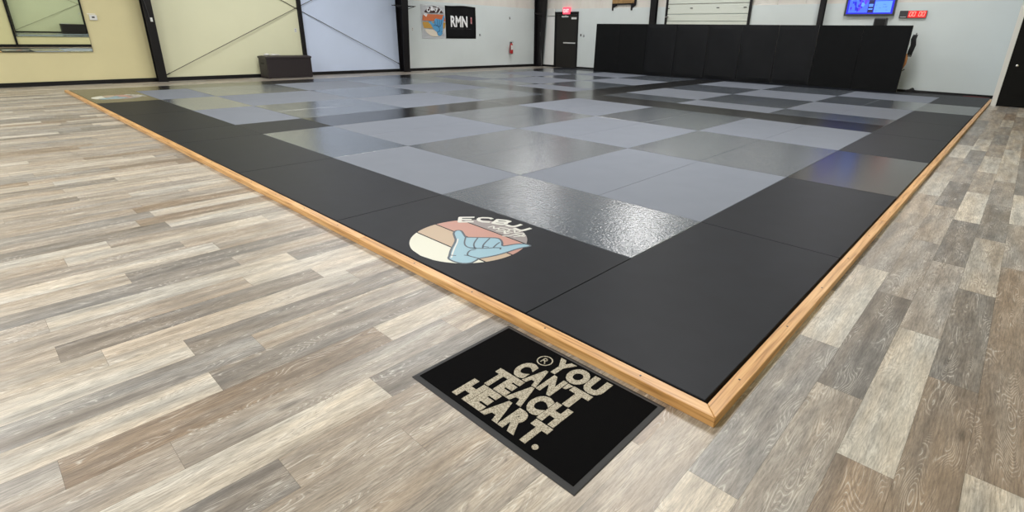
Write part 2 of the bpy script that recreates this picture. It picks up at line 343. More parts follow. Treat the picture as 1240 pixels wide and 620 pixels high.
# ------------------------------------------------------------------ timber edging
def screws(parent, pts):
    for (x, y) in pts:
        bm = B(); tube(bm, [(x, y, H-.001), (x, y, H+.0012)], .0045, 8); link('screw', bm, M['pdark'], parent)
G0, G1 = -.014, -.075       # inner and outer edge of the timber
def board(name, pts, m, label, scr, base):
    bm = B(); prism(bm, [(x-base[0], y-base[1], 0) for x, y in pts], (0, 0, H+.002))
    r = empty(name, (base[0], base[1], 0)); tag(r, label, 'timber', 'pine boards edging the mats')
    o = link('board', bm, m, r, bevel=.0035)
    for (x, y) in scr:
        bm = B(); tube(bm, [(x-base[0], y-base[1], H), (x-base[0], y-base[1], H+.0034)], .0048, 8); link('screw', bm, M['pdark'], r)
ords = ['nearest', 'second', 'third', 'fourth', 'farthest']
ys = [G1, 2.55, 6.0, 8.7, 12.1, 15.07]
mid = (G0+G1)/2
for i in range(5):
    a, b = ys[i]+.0015, ys[i+1]-.0015
    pts = [(G0, a), (G0, b), (G1, b), (G1, a)] if i else [(G0, G0), (G0, b), (G1, b), (G1, G1)]
    sc = [(mid, y) for y in [a+.35+k*.55 for k in range(int((b-a-.3)/.55)+1)] if y < b-.1]
    board('edge_board', pts, M['woody'], ['pine edging board on the left mat edge, beside the black doormat',
      'pine edging board on the left mat edge, second from the near corner', 'pine edging board on the left mat edge, third from the near corner',
      'pine edging board on the left mat edge, fourth from the near corner', 'pine edging board on the left mat edge, ending by the yellow wall'][i], sc, (G1, a))
xs = [G1, 3.1, 6.5, 9.9, 13.3, 16.6]
for i in range(5):
    a, b = xs[i]+.0015, xs[i+1]-.0015
    pts = [(a, G0), (b, G0), (b, G1), (a, G1)] if i else [(G0+.001, G0), (b, G0), (b, G1), (G1+.001, G1)]
    sc = [(x, mid) for x in [a+.30+k*.6 for k in range(int((b-a-.3)/.6)+1)] if x < b-.1]
    board('edge_board', pts, M['woodx'], ['pine edging board on the right mat edge, mitred at the near corner',
      'pine edging board on the right mat edge, second from the near corner', 'pine edging board on the right mat edge, third from the near corner',
      'pine edging board on the right mat edge, fourth from the near corner', 'pine edging board on the right mat edge, ending near the white trim'][i], sc, (a, G1))

# ------------------------------------------------------------------ floor mats
word = {1: 'first', 2: 'second', 3: 'third', 4: 'fourth', 5: 'fifth', 6: 'sixth', 7: 'seventh', 8: 'eighth', 9: 'ninth', 10: 'tenth'}
def mesh_mat(w, d, m, key={}):
    k = (round(w, 3), round(d, 3), m.name)
    if k not in key:
        bm = B(); g = .0016; box(bm, g, w-g, g, d-g, 0, H)
        bmesh.ops.bevel(bm, geom=[e for e in bm.edges], offset=.003, segments=1, affect='EDGES')
        me = bpy.data.meshes.new('floor_mat'); bmesh.ops.recalc_face_normals(bm, faces=bm.faces[:]); bm.to_mesh(me); bm.free(); me.materials.append(m); key[k] = me
    return key[k]
def floor_mat(x0, x1, y0, y1, m, label, group):
    r = bpy.data.objects.new('floor_mat', mesh_mat(x1-x0, y1-y0, M[m])); C.objects.link(r); r.location = (x0, y0, 0)
    tag(r, label, 'floor mat', group); return r
CX = [[(1, 2), (2, 4), (4, 6), (6, 8)], [(9, 10), (10, 12), (12, 14), (14, 16)]]
CY = [[(1, 3), (3, 5), (5, 7)], [(8, 10), (10, 12), (12, 14)]]
fname = {(0, 0): 'nearest field', (1, 0): 'pad-side field', (0, 1): 'yellow-wall field', (1, 1): 'far-corner field'}
for fx in (0, 1):
    for fy in (0, 1):
        for c, (x0, x1) in enumerate(CX[fx]):
            for r_, (y0, y1) in enumerate(CY[fy]):
                lt = ((c+r_) % 2 == 1) ^ (fy == 1)
                m = 'light' if lt else 'dark'
                look = 'light grey mat' if lt else 'glossy grey mat'
                fn = fname[(fx, fy)]
                if x1-x0 == 1:
                    floor_mat(x0, x1, y0, y1, m, '%s, %s, first from left edge, %s from right edge' % (look, fn, word[r_+1]), 'mats of the '+fn)
                else:
                    for h, nm in ((0, 'right'), (1, 'left')):
                        floor_mat(x0, x1, y0+h, y0+h+1, m, '%s, %s, %s from left edge, %s from right edge, %s half' % (look, fn, word[c+1], word[r_+1], nm), 'mats of the '+fn)
bl = 'black border mats'
gl = {(4, 0), (12, 0)}
seq = [(0, 2), (2, 4), (4, 6), (6, 8), (8, 10), (10, 12), (12, 14), (14, 16), (16, 17)]
for i, (a, b) in enumerate(seq):
    lab = 'black mat at the near corner of the right border, edged by two pine boards' if i == 0 else ('short black mat at the far end of the right border by the white wall' if i == 8 else 'black mat along the right pine edge, %s from the near corner' % word[i+1])
    floor_mat(a, b, 0, 1, 'blackgloss' if (a, 0) in gl else 'black', lab, bl)
lseq = [(1, 3), (3, 5), (5, 7), (7, 8), (8, 10), (10, 12), (12, 14), (14, 15)]
LM = {}
for i, (a, b) in enumerate(lseq):
    lab = {0: 'black mat with the large round shaka logo near the doormat', 6: 'black mat with the round shaka logo beside the yellow wall', 7: 'black mat at the far left corner of the mat area'}.get(i, 'plain black mat along the left pine edge, %s from the near corner' % word[i+2])
    LM[i] = floor_mat(0, 1, a, b, 'blackgloss' if i in (6, 7) else 'black', lab, bl)
cs = [(1, 2), (2, 4), (4, 6), (6, 8), (8, 9), (9, 10), (10, 12), (12, 14), (14, 16)]
for i, (a, b) in enumerate(cs):
    floor_mat(a, b, 7, 8, 'blackstrip' if a > 1 else 'black', 'black dividing strip mat across the middle, %s from the left border' % word[i+1], 'black dividing strip mats')
    floor_mat(a, b, 14, 15, 'blackstrip', 'black border mat along the long left wall, %s from the yellow end' % word[i+1], bl)
for i, (a, b) in enumerate([(1, 3), (3, 5), (5, 7), (8, 10), (10, 12), (12, 14)]):
    floor_mat(8, 9, a, b, 'blackstrip', 'black dividing strip mat running to the left wall, %s from the right border' % word[i+1], 'black dividing strip mats')
for i, (a, b) in enumerate([(1, 3), (3, 5), (5, 7), (7, 8), (8, 10), (10, 12), (12, 14), (14, 15)]):
    floor_mat(16, 17, a, b, 'black', 'black border mat at the foot of the far wall, %s from the right' % word[i+2], bl)

# ------------------------------------------------------------------ printed logo
HAND = [(-0.1914, 0.0233), (-0.1976, 0.0557), (-0.1717, 0.069), (-0.1322, 0.0514), (-0.0915, 0.0299), (-0.047, 0.0075), (-0.0309, 0.0197), (0.0161, 0.061), (0.073, 0.1144), (0.1237, 0.1595), (0.1676, 0.15), (0.2192, 0.1149), (0.2566, 0.0736), (0.2782, 0.1175), (0.2969, 0.1701), (0.3289, 0.2099), (0.3596, 0.2218), (0.3928, 0.2214), (0.3887, 0.1913), (0.3773, 0.1671), (0.3612, 0.1054), (0.3577, 0.0397), (0.3461, -0.0497), (0.3234, -0.1195), (0.3007, -0.1752), (0.3136, -0.2112), (0.3196, -0.253), (0.2956, -0.2927), (0.25, -0.3144), (0.205, -0.3194), (0.1612, -0.3143), (0.1307, -0.2783), (0.0863, -0.2371), (0.0438, -0.191), (0.0033, -0.1398), (-0.0492, -0.0781), (-0.1112, -0.0412), (-0.1621, -0.0103)]
LINES = [[(-0.0448, 0.0057), (0.0322, -0.0732), (0.0867, -0.1025), (0.1256, -0.1), (0.1535, -0.072)], [(0.0219, 0.0629), (0.0717, -0.0144), (0.1086, -0.0528), (0.1597, -0.0839)], [(0.0908, 0.1123), (0.1445, 0.002), (0.1866, -0.0388)], [(0.1951, 0.1098), (0.2083, 0.0661), (0.2355, 0.0102)], [(0.1256, -0.1), (0.1602, -0.0779), (0.2159, -0.0221), (0.2344, 0.0146), (0.2722, 0.047)], [(0.2722, 0.047), (0.289, 0.0277)], [(0.1727, -0.0888), (0.1621, -0.1119), (0.1608, -0.1363), (0.1929, -0.1823), (0.2226, -0.195), (0.299, -0.1736)], [(0.1949, -0.2057), (0.2181, -0.1911)], [(0.3007, -0.1752), (0.3229, -0.2498)], [(0.1327, -0.2679), (0.1592, -0.2499)], [(0.205, -0.0022), (0.169, -0.0199)]]
TXT = [[(-0.331, 0.3256), (-0.4003, 0.2494), (-0.3243, 0.179), (-0.2578, 0.2544)], [(-0.3647, 0.2161), (-0.3063, 0.2757)], [(-0.2021, 0.4032), (-0.2297, 0.4073), (-0.2866, 0.3574), (-0.2714, 0.3192), (-0.2127, 0.3003), (-0.163, 0.338)], [(-0.1557, 0.4239), (-0.1256, 0.3452)], [(-0.1557, 0.4239), (-0.0988, 0.4555), (-0.0614, 0.4622), (-0.0618, 0.4282), (-0.1352, 0.3792)], [(-0.0618, 0.4282), (-0.0442, 0.4026), (-0.0596, 0.3667), (-0.1256, 0.3452)], [(0.0496, 0.4727), (0.0481, 0.4138), (0.0228, 0.388), (-0.0171, 0.3848)], [(0.1561, 0.4621), (0.1496, 0.3957), (0.1288, 0.3747), (0.0742, 0.3792)]]
SCR = [[(-0.0826, 0.2566), (-0.0743, 0.3142), (-0.0262, 0.2533), (-0.0176, 0.3103), (0.0109, 0.2671), (0.032, 0.3123)], [(0.0147, 0.2474), (0.0596, 0.2694), (0.0523, 0.3091), (0.0988, 0.2399), (0.1159, 0.2799)], [(-0.0238, 0.3162), (0.0221, 0.3384), (0.0772, 0.3343), (0.0761, 0.2861), (0.1207, 0.3079)], [(0.0611, 0.3419), (0.1022, 0.3596), (0.1404, 0.3048), (0.1504, 0.3612)], [(0.1234, 0.2083), (0.1591, 0.2376), (0.16, 0.3016), (0.2394, 0.3031), (0.2311, 0.3282)], [(0.1582, 0.2546), (0.165, 0.3296), (0.2034, 0.357), (0.2204, 0.3062), (0.191, 0.2543)], [(0.056, 0.2892), (0.1053, 0.2578)]]
RC = .41
def band(u0, u1, R=RC, n=14):
    """part of a disc between heights u0 and u1"""
    u0, u1 = max(u0, -R), min(u1, R); a = []
    for i in range(n+1):
        u = u0+(u1-u0)*i/n; a.append((math.sqrt(max(0, R*R-u*u)), u))
    b = [(-r, u) for r, u in a[::-1]]
    out = []
    for p in a+b:
        if not out or (abs(p[0]-out[-1][0])+abs(p[1]-out[-1][1])) > 1e-5: out.append(p)
    if abs(out[0][0]-out[-1][0])+abs(out[0][1]-out[-1][1]) < 1e-5: out.pop()
    return out
def ribbon(bm, pts, w, mp, z, mi):
    """stroke of width w as quads"""
    n = len(pts); L = []; R = []
    P = [Vector((p[0], p[1])) for p in pts]
    for i in range(n):
        d = (P[min(i+1, n-1)]-P[max(i-1, 0)]).normalized(); q = Vector((-d.y, d.x))*w/2
        e = d*(w*.25 if i == n-1 else (-w*.25 if i == 0 else 0))
        L.append(bm.verts.new(mp(P[i].x+q.x+e.x, P[i].y+q.y+e.y, z))); R.append(bm.verts.new(mp(P[i].x-q.x+e.x, P[i].y-q.y+e.y, z)))
    for i in range(n-1):
        bm.faces.new([L[i], L[i+1], R[i+1], R[i]]).material_index = mi
def poly(bm, pts, mp, z, mi):
    vs = [bm.verts.new(mp(r, u, z)) for r, u in pts]; f = bm.faces.new(vs); f.material_index = mi
    bmesh.ops.triangulate(bm, faces=[f])
def smooth(pts, it=2):
    for _ in range(it):
        q = [pts[0]]
        for a, b in zip(pts, pts[1:]):
            q += [(a[0]*.75+b[0]*.25, a[1]*.75+b[1]*.25), (a[0]*.25+b[0]*.75, a[1]*.25+b[1]*.75)]
        pts = q+[pts[-1]]
    return pts
def mat_logo(parent, cx, cy, s=1.):
    """printed on the mat: reading direction -y, up +x; coordinates local to the mat"""
    mp = lambda r, u, z: (cx+u*s, cy-r*s, z)
    names = ['p_dark', 'p_cream', 'p_tan', 'p_pink', 'p_mauve', 'p_blue', 'p_line', 'p_white']
    bm = B(); z = H+.0004
    for a, b, mi in ((-RC, -.186, 1), (-.174, .014, 2), (.026, .214, 3), (.226, RC, 4)):
        poly(bm, band(a, b), mp, z, mi)
    link('printed_emblem', bm, [M[n] for n in names], parent)
    bm = B(); z = H+.0008
    cen = (.1, -.05)
    poly(bm, smooth([(r, u) for r, u in HAND]+[HAND[0]], 1)[:-1], mp, z, 5)
    ribbon(bm, smooth(HAND+[HAND[0]], 1), .015, mp, z+.0004, 6)
    for l in LINES: ribbon(bm, smooth(l), .011, mp, z+.0006, 6)
    ribbon(bm, [(.165, -.29), (.11, -.235), (.05, -.17), (-.01, -.10), (-.06, -.052)], .009, mp, z+.0005, 7)
    link('printed_hand', bm, [M[n] for n in names], parent)
    bm = B(); z = H+.0018
    for n_, l in enumerate(TXT):
        if n_ in (0, 1, 3, 4):
            for a, b in zip(l, l[1:]): ribbon(bm, [a, b], .030, mp, z, 7); z += .00003
        else: ribbon(bm, smooth(l, 1), .030, mp, z, 7); z += .00003
    for l in SCR: ribbon(bm, smooth(l), .013, mp, z, 7); z += .00003
    link('printed_lettering', bm, [M[n] for n in names], parent)
mat_logo(LM[0], .465, 1.0)            # mat 0 spans y 1..3
mat_logo(LM[6], .48, .97)             # mat 6 spans y 12..14

# ------------------------------------------------------------------ doormat
dx0, dx1, dy0, dy1 = -.690, -.100, .119, 1.025
dm = empty('doormat', ((dx0+dx1)/2, (dy0+dy1)/2, 0)); tag(dm, 'black rubber-edged doormat with cream YOU CAN\'T TEACH HEART lettering', 'doormat')
ox, oy = dm.location.x, dm.location.y
bm = B(); w = .024
pts = lambda a, z: [(dx0+a-ox, dy0+a-oy, z), (dx1-a-ox, dy0+a-oy, z), (dx1-a-ox, dy1-a-oy, z), (dx0+a-ox, dy1-a-oy, z)]
rings = [[bm.verts.new(p) for p in pts(a, z)] for a, z in ((0, 0), (0, .0022), (.004, .0035), (w, .0065))]
for a, b in zip(rings, rings[1:]):
    for i in range(4): bm.faces.new([a[i], a[(i+1) % 4], b[(i+1) % 4], b[i]])
bm.faces.new(rings[0][::-1]); bm.faces.new(rings[-1])
link('rubber_border', bm, M['rubber'], dm)
bm = B(); box(bm, dx0+w-ox, dx1-w-ox, dy0+w-oy, dy1-w-oy, .0055, .0085)
link('carpet_face', bm, M['carpet'], dm)
def dm_text(s, ys, ye, xb, xt, off=.045, sp=.9):
    bm = fit_text(s, (xb-ox, ys-oy, .0085), (0, -1, 0), (1, 0, 0), ys-ye, xt-xb, .0012, off, sp)
    link('lettering', bm, M['letter'], dm)
def letters(s, ys, ye, xb, xt, wts, gap=.002):
    tot = sum(wts); L_ = (ys-ye-gap*(len(s)-1)); y = ys
    for ch, w_ in zip(s, wts):
        ww = L_*w_/tot
        bm = fit_text(ch, (xb-ox, y-oy, .0085), (0, -1, 0), (1, 0, 0), ww, xt-xb, .0012, .07)
        link('letter', bm, M['letter'], dm); y -= ww+gap
letters('YOU', .640, .351, -.253, -.138, [1, 1.08, 1])
letters('CAN', .738, .500, -.380, -.259, [1, 1.05, 1.02])
bm = B(); prism(bm, [(-.262-ox, .496-oy, .0085), (-.262-ox, .468-oy, .0085), (-.300-ox, .481-oy, .0085), (-.300-ox, .495-oy, .0085)], (0, 0, .0012)); link('letter', bm, M['letter'], dm)
letters('T', .466, .366, -.380, -.259, [1])
letters('TEACH', .784, .368, -.509, -.386, [.95, .85, 1.1, 1, 1.05])
letters('HEART', .812, .362, -.640, -.515, [1.02, .85, 1.08, .98, .95])
bm = B(); tube(bm, [(-.627-ox, .352-oy, .0085), (-.627-ox, .352-oy, .0097)], .013, 20); link('letter', bm, M['letter'], dm)
bm = B()                                    # registered mark ring
for k in range(28):
    a, b = 2*math.pi*k/28, 2*math.pi*(k+1)/28
    q = [(-.208-ox+math.cos(t)*r, .679-oy+math.sin(t)*r, .0095) for t, r in ((a, .038), (b, .038), (b, .032), (a, .032))]
    bm.faces.new([bm.verts.new(p) for p in q])
link('ring_mark', bm, M['letter'], dm)
bm = fit_text('R', (-.226-ox, .693-oy, .0085), (0, -1, 0), (1, 0, 0), .03, .036, .0012, .0); link('ring_mark', bm, M['letter'], dm)

# ------------------------------------------------------------------ left wall things
def isection(bm, xc, fw, y_of_z, ywall, z0, z1, tf=.02, tw=.02, n=8):
    """tapered I column: flanges across x, web along y; front flange at y_of_z"""
    for i in range(n):
        za, zb = z0+(z1-z0)*i/n, z0+(z1-z0)*(i+1)/n
        ya, yb = y_of_z(za), y_of_z(zb)
        prism(bm, [(xc-fw/2, ya, za), (xc+fw/2, ya, za), (xc+fw/2, yb, zb), (xc-fw/2, yb, zb)], (0, tf, 0))
        prism(bm, [(xc-tw/2, ya+tf, za), (xc-tw/2, ywall-tf, za), (xc-tw/2, ywall-tf, zb), (xc-tw/2, yb+tf, zb)], (tw, 0, 0))
    box(bm, xc-fw/2, xc+fw/2, ywall-tf, ywall-.001, z0, z1)
def column(name, xc, fw, f, label, z1=ZC):
    r = empty(name, (xc, f(0), 0)); tag(r, label, 'column')
    bm = B(); isection(bm, 0, fw, lambda z: f(z)-f(0), YL-.027-f(0), 0.012, z1); link('steel_section', bm, M['steel'], r)
    bm = B(); box(bm, -fw/2-.02, fw/2+.02, -.03, YL-.03-f(0), 0, .012); link('base_plate', bm, M['steel'], r)
    for sx in (-1, 1):
        bm = B(); tube(bm, [(sx*(fw/2-.01), -.012, .012), (sx*(fw/2-.01), -.012, .035)], .012, 6); link('anchor_bolt', bm, M['steel'], r)
    return r
c1 = column('steel_column', 2.17, .20, lambda z: 16.66-.02*z, 'black steel column where the yellow wall meets the braced bay')
# cable, hook-up box and hanging tag on the first column
bm = B(); tube(bm, [(-.045, -.06, 2.6), (-.06, -.062, 2.05), (-.03, -.06, 1.8), (-.01, -.045, 1.55)], .010, 6); link('cable', bm, M['pdark'], c1)
bm = B(); box(bm, .0, .05, -.055, -.03, 1.52, 1.62); link('switch_box', bm, M['plastic'], c1, bevel=.004)
bm = B(); box(bm, -.075, -.035, -.035, -.004, 1.5, 2.7); link('conduit', bm, M['steel'], c1, bevel=.004)
c2 = column('steel_column', 6.205, .11, lambda z: 16.79, 'thin black steel post behind the dark storage box')
c3 = column('steel_column', 9.86, .26, lambda z: 16.58-.055*z, 'black tapered steel column right of the pale blue wall')
for sgn in (-1, 1):
    bm = B(); yb = -.12
    prism(bm, [(sgn*.13, yb, 2.285), (sgn*.46, yb, 2.285), (sgn*.46, yb, 2.265), (sgn*.13, yb, 2.235)], (0, .14, 0))
    link('brace_bracket', bm, M['steel'], c3, bevel=.003)
    bm = B(); tube(bm, [(sgn*.13, -.1, 2.17), (sgn*.42, -.1, 2.265)], .011, 6); link('brace_bracket', bm, M['steel'], c3)
c4 = column('steel_column', 17.24, .30, lambda z: 16.57-.075*z, 'black tapered steel column in the far room corner')
bm = B(); prism(bm, [(-.15, -.16, 2.32), (-.55, -.16, 2.32), (-.53, -.16, 2.29), (-.15, -.16, 2.19)], (0, .12, 0)); link('brace_bracket', bm, M['steel'], c4, bevel=.003)
bm = B(); tube(bm, [(-.12, -.05, 1.5), (-.05, -.045, .8), (.02, -.04, .02)], .013, 6); link('conduit', bm, mat('conduit_grey', (.12, .12, .12), .5), c4)
# tension rods
def rod(pts, label):
    r = empty('tension_rod', pts[0]); tag(r, label, 'brace', 'steel bracing rods on the long wall')
    a = Vector(pts[0]); bm = B(); tube(bm, [Vector(p)-a for p in pts], .009, 6); link('rod', bm, M['rod'], r)
    d = (Vector(pts[-1])-a).normalized(); bm = B(); tube(bm, [(0, 0, 0), d*.10], .016, 6); link('turnbuckle', bm, M['steel'], r)
rod([(2.30, 16.80, .17), (6.20, 16.87, 2.07), (9.72, 16.80, 3.8)], 'dark bracing rod rising left to right across the pale yellow wall')
rod([(9.72, 16.82, .27), (6.20, 16.885, 1.99), (2.30, 16.82, 3.95)], 'dark bracing rod falling left to right across the pale blue wall')
# mirror in the yellow wall
def mirror(name, x0, x1, z0, z1, y, s, tilt, label):
    r = empty(name, ((x0+x1)/2, y, z0)); tag(r, label, 'mirror')
    hw = (x1-x0)/2; dp = .012
    bm = B(); box(bm, -hw, hw, 0, .004, 0, z1-z0); g = link('mirror_glass', bm, M['mirror'], r)
    bm = B(); e = .004
    for a in ((-hw-e, -hw, -.002, .008, -e, z1-z0+e), (hw, hw+e, -.002, .008, -e, z1-z0+e), (-hw, hw, -.002, .008, -e, 0), (-hw, hw, -.002, .008, z1-z0, z1-z0+e)): box(bm, *a)
    link('mirror_edge', bm, M['pdark'], r)
    r.rotation_euler.x = tilt
    if s < 0: pass
    return r
T1, T2 = .0045, .0045
mirror('wall_mirror', -3.6, .87, .78, 2.58, YL-.02, 1, .0097, 'large frameless mirror on the yellow wall at far left')
mirror('wall_mirror', .90, 8.4, .48, 2.6, YR+.02, -1, -.0026, 'large mirror behind the viewer, seen only in the other mirror')
bm = B(); box(bm, .80, .88, YR+.001, YR+.05, 0, ZC)
tag(link('steel_post', bm, M['steel']), 'thin black post beside the mirror behind the viewer', 'column')
# thermostat
t = empty('thermostat', (1.05, YL-.001, 1.58)); tag(t, 'small white square thermostat on the yellow wall right of the mirror', 'thermostat')
bm = B(); box(bm, -.075, .075, -.028, 0, -.06, .06); link('casing', bm, M['plastic'], t, bevel=.006)
bm = B(); box(bm, -.028, .028, -.031, -.027, -.01, .025); link('display', bm, M['pdark'], t)
bm = B(); box(bm, -.10, .06, -.006, 0, .075, .09); link('top_ledge', bm, M['trimw'], t)
def plate(name, loc, w, h, label, cat, ax='y', m='plastic', toggle=True):
    t = empty(name, loc); tag(t, label, cat)
    bm = B()
    if ax == 'y': box(bm, -w/2, w/2, -.008, 0, -h/2, h/2)
    else: box(bm, -.008, 0, -w/2, w/2, -h/2, h/2)
    link('cover_plate', bm, M[m], t, bevel=.002)
    for dz in (-h*.22, h*.22):
        bm = B()
        if ax == 'y': box(bm, -w*.18, w*.18, -.011, -.007, dz-h*.09, dz+h*.09)
        else: box(bm, -.011, -.007, -w*.18, w*.18, dz-h*.09, dz+h*.09)
        link('socket' if name == 'wall_outlet' else 'switch_rocker', bm, M['pdark'], t)
    return t
plate('wall_outlet', (6.03, YL-.001, 1.38), .07, .115, 'small outlet left of the thin post above the storage box', 'outlet')
plate('wall_outlet', (10.42, YL-.001, 1.50), .07, .115, 'small outlet right of the tapered column beside the white banner', 'outlet')
plate('wall_outlet', (13.76, YL-.001, 1.34), .09, .09, 'small grey outlet right of the black RMN banner', 'outlet', m='chrome')
plate('light_switch', (XB-.001, 14.44, 1.42), .06, .10, 'small switch on the white wall beside the dark exit door', 'switch', 'x', m='pdark')
plate('light_switch', (XB-.001, 14.27, 1.39), .10, .11, 'grey double switch on the white wall left of the pads', 'switch', 'x', m='chrome')
t = empty('wall_hook', (15.52, YL-.001, 2.06)); tag(t, 'tiny dark hook high on the wall above the fire extinguisher', 'hook')
bm = B(); box(bm, -.02, .02, -.006, 0, -.05, .05); link('hook_plate', bm, M['pdark'], t)
bm = B(); tube(bm, [(0, 0, .02), (0, -.04, .0), (0, -.045, -.03), (0, -.03, -.04)], .006, 6); link('hook_prong', bm, M['pdark'], t)

# banners
def cloth_panel(x0, x1, z0, z1, wav, seed):
    bm = B(); nx, nz = 16, 14; r = random.Random(seed); g = []
    for j in range(nz+1):
        row = []
        for i in range(nx+1):
            u, v = i/nx, j/nz
            y = -.012-.008*math.sin(u*9+seed)*v-.006*math.sin(u*5+v*6)
            zt = z1-z0+wav*math.sin(math.pi*2*u+seed)*v
            row.append(bm.verts.new(((x1-x0)*u, y, zt*v)))
        g.append(row)
    for j in range(nz):
        for i in range(nx): bm.faces.new([g[j][i], g[j][i+1], g[j+1][i+1], g[j+1][i]])
    bmesh.ops.solidify(bm, geom=bm.faces[:], thickness=.003)
    return bm
def wall_map(x0, z0, s, mir=1): return lambda r, u, z: (x0+mir*r*s, -z, z0+u*s)
b1 = empty('logo_banner', (10.84, YL-.001, 1.18)); tag(b1, 'white banner with round striped shaka logo beside the black banner', 'banner')
link('banner_cloth', cloth_panel(0, 1.13, 0, 1.21, .0, 1), M['b_white'], b1, smooth=True)
nm = ['b_brown', 'b_cream', 'b_mustard', 'b_orange', 'b_brown', 'b_blue', 'b_line', 'b_white']
bm = B(); mp = lambda r, u, z: (.575+r*1.32, -z, .62+u*1.34); z = .030
for a, b, mi in ((-RC, -.215, 1), (-.185, -.02, 2), (.015, .19, 3), (.225, RC, 4)): poly(bm, band(a, b), mp, z, mi)
link('printed_emblem', bm, [M[n] for n in nm], b1)
bm = B(); mpm = mp; z = .031
a_ = math.radians(34); rot = lambda p: (min(.41, -p[0]*math.cos(a_)-p[1]*math.sin(a_)+.24), -p[0]*math.sin(a_)+p[1]*math.cos(a_)+.02)
poly(bm, [rot(p) for p in HAND], mpm, z, 5)
for l in LINES: ribbon(bm, smooth([rot(p) for p in l]), .014, mpm, z+.001, 6)
link('printed_hand', bm, [M[n] for n in nm], b1)
bm = B(); z = .033
for i, (ch, an) in enumerate(zip('ECBJJ', (148, 122, 98, 74, 54))):
    a = math.radians(an); R_ = .30
    t_ = text_bm(ch, .2, .012)
    cxm = sum(v.co.x for v in t_.verts)/len(t_.verts); 
    ca, sa = math.cos(a-math.pi/2), math.sin(a-math.pi/2)
    px, pz = math.cos(a)*R_*1.32+.575, math.sin(a)*R_*1.34+.62
    tm = bpy.data.meshes.new('t')
    for v in t_.verts:
        x, y = v.co.x-cxm, v.co.y
        v.co = (px+x*ca-y*sa, -z-.001*(v.co.z > 0), pz+x*sa+y*ca)
    for f in t_.faces: f.material_index = 7
    t_.to_mesh(tm); t_.free(); bm.from_mesh(tm); bpy.data.meshes.remove(tm)
for l in SCR: ribbon(bm, smooth([(r*.9-.06, u*.8+.09) for r, u in l]), .014, mp, z, 7); z += .0002
link('printed_lettering', bm, [M[n] for n in nm], b1)

b2 = empty('black_banner', (11.98, YL-.001, 1.19)); tag(b2, 'black banner with white RMN letters on the grey-white wall', 'banner')
link('banner_cloth', cloth_panel(0, 1.56, 0, 1.22, .015, 4), M['b_black'], b2, smooth=True)
link('printed_lettering', fit_text('RMN', (.24, -.030, .43), (1, 0, 0), (0, 0, 1), .86, .42, .001, .03), M['b_letter'], b2)
bm = B(); box(bm, 1.27, 1.34, -.032, -.030, .57, .82); link('printed_mark', bm, mat('mark_pink', (.6, .3, .32), .6), b2)
bm = B(); box(bm, 1.285, 1.325, -.034, -.032, .64, .76); link('printed_mark', bm, M['b_red'], b2)
bm = B()
for k in range(16):
    if k not in (4, 11): box(bm, .22+k*.068, .22+k*.068+.042, -.032, -.030, .36, .378)
link('printed_line', bm, M['b_grey'], b2)

# fire extinguisher
fe = empty('fire_extinguisher', (15.51, YL-.12, .58)); tag(fe, 'red fire extinguisher with white label hung low on the white wall', 'fire extinguisher')
bm = B(); tube(bm, [(0, 0, 0), (0, 0, .02), (0, 0, .36), (0, 0, .41), (0, 0, .44)], [.06, .08, .08, .055, .03], 20); link('cylinder', bm, M['red'], fe, smooth=True)
bm = B()
for k in range(8):
    a, b = math.radians(215+k*14), math.radians(215+(k+1)*14)
    vs = [bm.verts.new((math.cos(t)*.083, math.sin(t)*.083, zz)) for t, zz in ((a, .17), (b, .17), (b, .36), (a, .36))]; bm.faces.new(vs)
link('label_plate', bm, M['plastic'], fe)
bm = B(); box(bm, -.02, .02, -.03, .03, .44, .48); box(bm, -.014, .014, -.11, .02, .475, .488); box(bm, -.014, .014, -.10, .02, .515, .527); link('valve_handle', bm, M['pdark'], fe)
bm = B(); tube(bm, [(-.02, 0, .46), (-.09, -.02, .44), (-.10, -.03, .30), (-.09, -.04, .14)], [.012, .012, .012, .018], 8); link('hose', bm, M['pdark'], fe, smooth=True)
bm = B(); box(bm, -.03, .03, .06, .118, .2, .5); link('wall_bracket', bm, M['chrome'], fe)

# storage box
sb = empty('storage_box', (5.40, 16.47, 0)); tag(sb, 'long dark wicker-look storage box against the pale yellow wall', 'storage box')
hw, hd = .675, .29
bm = B(); box(bm, -hw, hw, -hd, hd, .012, .57, 0)
n = 44
for k in range(n):
    x = -hw+.03+(2*hw-.06)*k/(n-1); box(bm, x-.009, x+.009, -hd-.006, -hd+.001, .05, .55, 0)
for k in range(16):
    y = -hd+.05+(2*hd-.1)*k/15
    for s_ in (-1, 1): box(bm, s_*hw-.004, s_*hw+.004, y-.009, y+.009, .05, .55, 1)
link('body', bm, [M['wicker'], M['wicker_lit']], sb, bevel=.003)
bm = B()
prism(bm, [(-hw-.018, -hd-.018, .57), (-hw-.018, hd+.02, .57), (-hw-.018, hd+.02, .63), (-hw-.018, 0, .655), (-hw-.018, -hd-.018, .63)], (2*hw+.036, 0, 0)); link('lid', bm, M['wicker'], sb, bevel=.01)
for s_ in (-1, 1):
    bm = B(); box(bm, s_*(hw+.002)-.008, s_*(hw+.002)+.008, -.10, .10, .41, .46); link('handle', bm, M['basebd'], sb)
for sx in (-1, 1):
    for sy in (-1, 1):
        bm = B(); box(bm, sx*(hw-.05)-.03, sx*(hw-.05)+.03, sy*(hd-.05)-.03, sy*(hd-.05)+.03, 0, .014); link('foot', bm, M['pdark'], sb)
